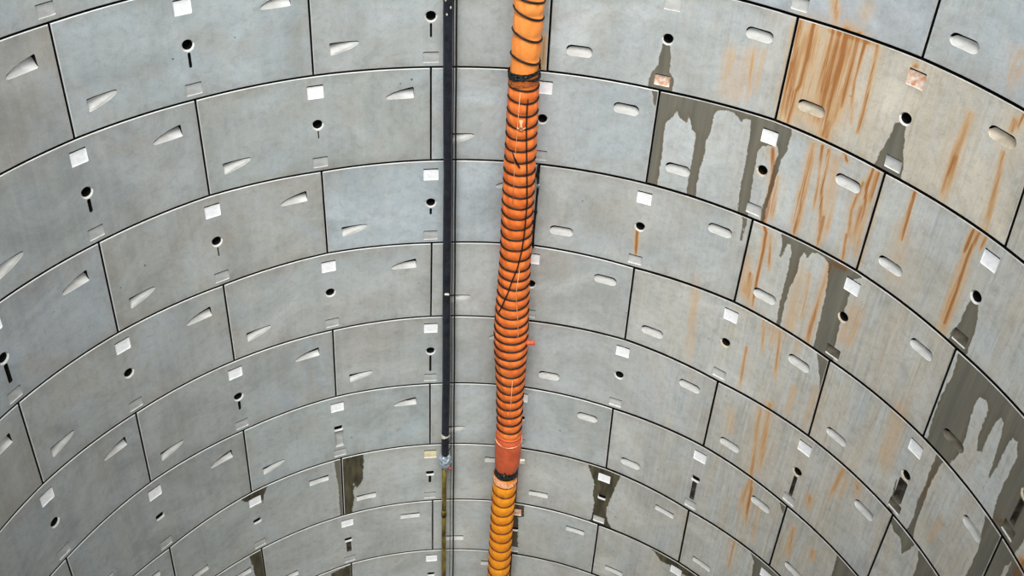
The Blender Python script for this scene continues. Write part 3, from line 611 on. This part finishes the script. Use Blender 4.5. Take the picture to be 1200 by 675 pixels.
bm_,c=wrap(UP,10.045,.05,'dirtypatch',.002,.003,-6,1.2); bm_.build('strap',c,D,dO)['label']='dirty brown strap'
bm_,c=wrap(UP,10.10,.025,'tape',.012,.004,4,2.2); bm_.build('strap',c,D,dO)
# collar
mb=MB(); n=64; rings=[]
for z,s in ((5.50,.93),(5.47,.99),(5.44,1.03),(5.3,1.02),(5.15,1.0),(5.05,.985),(4.99,.95),(4.95,.88)):
    x,y,r=interp(UP,z); r=.150
    rings.append([mb.vert((x+(r*s+.0025*math.sin(a_*5+z*9))*math.cos(a_),y+(r*s+.0025*math.sin(a_*5+z*9))*math.sin(a_),z)) for a_ in [2*math.pi*j/n for j in range(n)]])
for A_,B_ in zip(rings,rings[1:]):
    for j in range(n): mb.face((A_[j],B_[j],B_[(j+1)%n],A_[(j+1)%n]),'collar',True)
mb.build('end_collar',Vector((ux,uy,5.2)),D,dO)['label']='plain terracotta end collar'
bm_,c=band(UP,5.435,'patch',0,.006,1,.008); bm_.build('collar_hem',c,D,dO)
bm_,c=wrap([(x,y,z,.140) for x,y,z,r in UP],4.93,.15,'tape',.0,.009,3,.9,.012); bm_.build('tape_joint',c,D,dO)['label']='crumpled dark tape round the joint'
# tie knot, wire end, hanger lugs, worn spot
def blob(mb,c,s,mat,seed=0,nu=14,nv=9,amp=.2):
    c=Vector(c); rings=[]
    for i in range(nv+1):
        ph=math.pi*i/nv
        rings.append([mb.vert(c+Vector((s[0]*math.sin(ph)*math.cos(t),s[1]*math.sin(ph)*math.sin(t),s[2]*math.cos(ph)))*(1+amp*math.sin(3*t+i+seed)*math.sin(5*ph+seed))) for t in [2*math.pi*j/nu for j in range(nu)]])
    for A_,B_ in zip(rings,rings[1:]):
        for j in range(nu): mb.face((A_[j],B_[j],B_[(j+1)%nu],A_[(j+1)%nu]),mat,seed%2==0)
t=Vector(TAGS[1]); mb=MB()
sweep(mb,[(t.x-.07,t.y+.02,t.z+.0,.030),(t.x-.035,t.y,t.z,.026),(t.x-.02,t.y,t.z,.020),(t.x,t.y,t.z,.026),(t.x+.03,t.y,t.z+.008,.030)],'knot',12)
mb.build('cloth_knot',t,D,dO)['label']='red-orange cloth tie sticking out to the right'
for q,sx in ((TAGS[2],1),):
    t=Vector(q); x,y,r=interp(UP,t.z); mb=MB()
    c=[(x+sx*(.145),y-.03),(x+sx*.205,y-.03),(x+sx*.205,y+.0),(x+sx*.145,y+.0)]
    lo_=[mb.vert((a_,b_,t.z-.02)) for a_,b_ in c]; hi_=[mb.vert((a_,b_,t.z+.03)) for a_,b_ in c]
    mb.face(lo_[::-1],'pale'); mb.face(hi_,'pale')
    for i in range(4): mb.face((lo_[i],lo_[(i+1)%4],hi_[(i+1)%4],hi_[i]),'pale')
    mb.build('hanger_lug',Vector((x+sx*.17,y,t.z)),D,dO)
def on_duct(x,z,lift=.004,prof=UP):
    cx,cy,r=interp(prof,z); d=max(-.98,min(.98,(x-cx)/r)); return Vector((cx+(r+lift)*d,cy-(r+lift)*math.sqrt(1-d*d),z))
for pts,nm,mt,rr in (([(.372,9.70),(.352,9.60)],'repair_patch','patch',.010),([(.352,9.70),(.380,9.60)],'repair_patch','patch',.010),([(.33,9.62),(.37,9.60),(.41,9.63)],'repair_patch','patch',.007)):
    mb=MB(); q=[on_duct(x,z,.008) for x,z in pts]; sweep(mb,[(*p,rr) for p in q],mt,8); mb.build(nm,q[0],D,dO)['label']='pale worn patch on the cloth'
mb=MB(); q=[on_duct(x,z,.008) for x,z in ((.300,9.36),(.335,9.27),(.375,9.20))]; sweep(mb,[(*q[0],.004),(*q[1],.011),(*q[2],.006)],'band',8); mb.build('tear',q[1],D,dO)['label']='dark slanting tear in the cloth'
for pts in ([(.34,9.98),(.335,9.7),(.33,9.4),(.327,9.1),(.33,8.8)],[(.43,8.0),(.41,7.7),(.44,7.4),(.46,7.15),(.35,6.92)],[(.43,6.5),(.43,6.1),(.425,5.9)]):
    mb=MB(); q=[on_duct(x,z,.005) for x,z in pts]; sweep(mb,[(*p,.0028) for p in q],'whitecord',6); mb.build('seam_thread',q[0],D,dO)['label']='pale seam thread'
# lower duct
lx,ly,_=interp(LOWP,3); lO=Vector((lx,ly,.3))
D2=root('ventilation_duct',lO,'amber-yellow lower length of cloth duct taped below the long orange one','duct')
lb=list(BAND_LOW); z=lb[-1]-.17
while z>.4: lb.append(z); z-=.17
mb=MB(); cloth(mb,LOWP,4.84,.3,lb,'duct_low',.012,.0145,fold=.003,seed=5); mb.build('cloth_sleeve',Vector((lx,ly,2.5)),D2,lO)
for i,z in enumerate(lb):
    bm_,c=band(LOWP,z,'band_brown',2*math.sin(i),.0075,i); bm_.build('wire_hoop',c,D2,lO)
LP2=[(x,y,z,r-.0) for x,y,z,r in LOWP]
bm_,c=wrap(LP2,4.775,.115,'patch',.001,.003,6,.3); bm_.build('cuff',c,D2,lO)['label']='pale worn cuff under the tape'
mb=MB(); q=[on_duct(x,z,.006,LOWP) for x,z in ((.40,4.62),(.405,4.55))]; sweep(mb,[(*q[0],.018),(*q[1],.008)],'dirtypatch',8); mb.build('dirt_smudge',q[0],D2,lO)
# rope lying down the front of the duct
mb=MB(); q=[]
for x,y,z,r in ROPE:
    p=on_duct(x,z,.014); q.append((p.x,p.y,p.z,.0066))
sweep(mb,q,'cable',8); og=Vector(q[-1][:3]); tag(mb.build('rope',og),'thin black rope running down the front of the orange duct and curving left','rope')
# short cable with clips behind the right edge of the duct
mb=MB(); pts=[(x,y,z,.010) for x,y,z,r in CHAIN]; og=Vector(pts[-1][:3]); sweep(mb,pts,'cable',8)
o=tag(mb.build('hanging_cable',og),'short black cable with clips beside the right edge of the orange duct','cable')
for i in (1,2,4):
    mb=MB(); c=Vector(pts[i][:3]); blob(mb,c,(.018,.014,.028),'foil' if i==2 else 'tape',i); mb.build('cable_clip',c,o,og)
# hose
hp=[(HOSE[0][0]-.003,HOSE[0][1],12.95,.044)]+list(HOSE[:-1])
hp=[(x,y,z,r) for x,y,z,r in hp]
fine=[]; z=12.95
HS=smooth(hp,1)
while z>5.0:
    x,y,r=interp(HS,z); fine.append((x+.002*math.sin(z*2.3),y,z,r*(1+.012*math.sin(z*9)))); z-=.08
fine.append((interp(HS,4.97)[0],interp(HS,4.97)[1],4.97,.044))
mb=MB(); sweep(mb,fine,'rubber',20); hO=Vector((fine[-1][0],fine[-1][1],4.8))
H_=tag(mb.build('rubber_hose',hO),'thick black rubber hose hanging straight down the wall, foil-wrapped at its lower end','hose')
for z,hh,gr in ((5.30,.05,.004),):
    bm_,c=wrap([(x,y,z_,.043) for x,y,z_,r in HS],z,hh,'pale',.006,.003,0,.5); bm_.build('clamp',c,H_,hO)['label']='pale metal clamp'
mb=MB(); c=Vector((HS[-1][0],HS[-1][1],4.845)); blob(mb,c,(.078,.07,.12),'foil',1,18,12,.16); mb.build('foil_wrap',c,H_,hO)['label']='crumpled silver foil wrap'
mb=MB(); c=c+Vector((.055,-.03,-.085)); blob(mb,c,(.026,.022,.018),'red',2); mb.build('red_clip',c,H_,hO)['label']='small red clip'
mb=MB(); c=Vector(TAGS[5])+Vector((0,-.045,0)); blob(mb,c,(.026,.014,.014),'pale',2); mb.build('cable_tie',c,H_,hO)['label']='small pale tie'
for z in (5.22,5.08):
    mb=MB(); c=Vector((fine[-1][0]+.045,fine[-1][1]-.02,z)); sweep(mb,[(c.x+.03,c.y,c.z+.05,.006),(c.x-.01,c.y-.02,c.z-.02,.006),(c.x-.05,c.y-.015,c.z-.06,.006)],'tape',6); mb.build('tie_tail',c,H_,hO)
# small pale spots near the top of the hose
for i in range(4):
    z=10.78-.07*i+.02*hsh(i,3); x,y,r=interp(HS,z); a_=-1.57+(hsh(i,9)-.5)*1.2; mb=MB(); c=Vector((x+r*math.cos(a_),y+r*math.sin(a_),z)); blob(mb,c,(.008,.004,.016-.0014*i),'pale',2); mb.build('pale_spot',c,H_,hO)
# steel pipe
sp_=[(STEEL[0][0],STEEL[0][1],4.72,.026)]+[(x,y,z,.0285) for x,y,z,r in STEEL]+[(STEEL[-1][0],STEEL[-1][1],0.0,.0285)]
fs_=[]; z=4.72
while z>0.0:
    x,y,r=interp(sp_,z); fs_.append((x,y,z,.0285)); z-=.15
fs_.append((fs_[-1][0],fs_[-1][1],0.0,.0285))
mb=MB(); sweep(mb,fs_,'steel',20); sO=Vector(fs_[-1][:3]); P_=tag(mb.build('steel_pipe',sO),'thin yellowish weathered steel pipe running down from the foil-wrapped hose end','pipe')
for z in (3.9,1.6):
    x,y,r=interp(sp_,z); mb=MB(); sweep(mb,[(x,y,z+.06,.034),(x,y,z-.06,.034)],'steel',20); mb.build('pipe_coupling',Vector((x,y,z)),P_,sO)
# cables
for L_,rr,lab in ((CABLE_A,.0088,'thicker black cable running down the wall just right of the black hose'),(CABLE_B,.0042,'hair-thin cable hanging between the black hose and the thicker cable')):
    L_=smooth(L_,1); pts=[(L_[0][0]-.003,L_[0][1],12.95,rr)]+[(x,y,z,rr) for x,y,z,r in L_]+[(L_[-1][0],L_[-1][1],.02,rr)]
    mb=MB(); f_=[]; z=12.95
    while z>.05: x,y,r=interp(pts,z); f_.append((x,y,z,rr)); z-=.12
    sweep(mb,f_,'cable',8); tag(mb.build('cable',Vector(f_[-1][:3])),lab,'cable')

# ---------------------------------------------------------------- light
w=bpy.data.worlds.new('overcast_sky'); scene.world=w; w.use_nodes=True; nt=w.node_tree; bg=nt.nodes['Background']
tc=nt.nodes.new('ShaderNodeTexCoord'); sp=nt.nodes.new('ShaderNodeSeparateXYZ'); nt.links.new(tc.outputs['Generated'],sp.inputs[0])
cr=nt.nodes.new('ShaderNodeValToRGB'); mr=nt.nodes.new('ShaderNodeMapRange'); mr.inputs[1].default_value=-1; mr.inputs[2].default_value=1
nt.links.new(sp.outputs['Z'],mr.inputs[0]); nt.links.new(mr.outputs[0],cr.inputs[0])
e=cr.color_ramp.elements; e[0].position=.0; e[0].color=(.22,.22,.21,1); e[1].position=1; e[1].color=(1.15,1.18,1.22,1)
x=e.new(.42); x.color=(.34,.34,.33,1); x=e.new(.56); x.color=(.8,.82,.84,1)
nt.links.new(cr.outputs[0],bg.inputs[0]); bg.inputs[1].default_value=1.45
L=bpy.data.lights.new('hazy_sun','SUN'); L.energy=4.4; L.angle=math.radians(32); L.color=(1,.985,.95)
lo=bpy.data.objects.new('hazy_sun',L); COL.objects.link(lo); lo.location=(0,-6,22); lo.rotation_euler=Vector((-.03,-.46,.88)).to_track_quat('Z','Y').to_euler()
# ---------------------------------------------------------------- camera
cd=bpy.data.cameras.new('camera'); co=bpy.data.objects.new('camera',cd); COL.objects.link(co)
cd.sensor_fit='HORIZONTAL'; cd.sensor_width=36; cd.lens=FPX*36/1200; cd.shift_x=-CX/1200; cd.shift_y=CY/1200; cd.clip_end=200; cd.clip_start=.05
R_,U_,F_=Vector(CAM_R),Vector(CAM_U),Vector(CAM_F)
m=Matrix((R_,U_,-F_)).transposed().to_4x4(); m.translation=Vector(CAM_LOC); co.matrix_world=m
scene.camera=co
scene.view_settings.view_transform='Standard'; scene.view_settings.look='None'; scene.view_settings.exposure=0; scene.view_settings.gamma=1
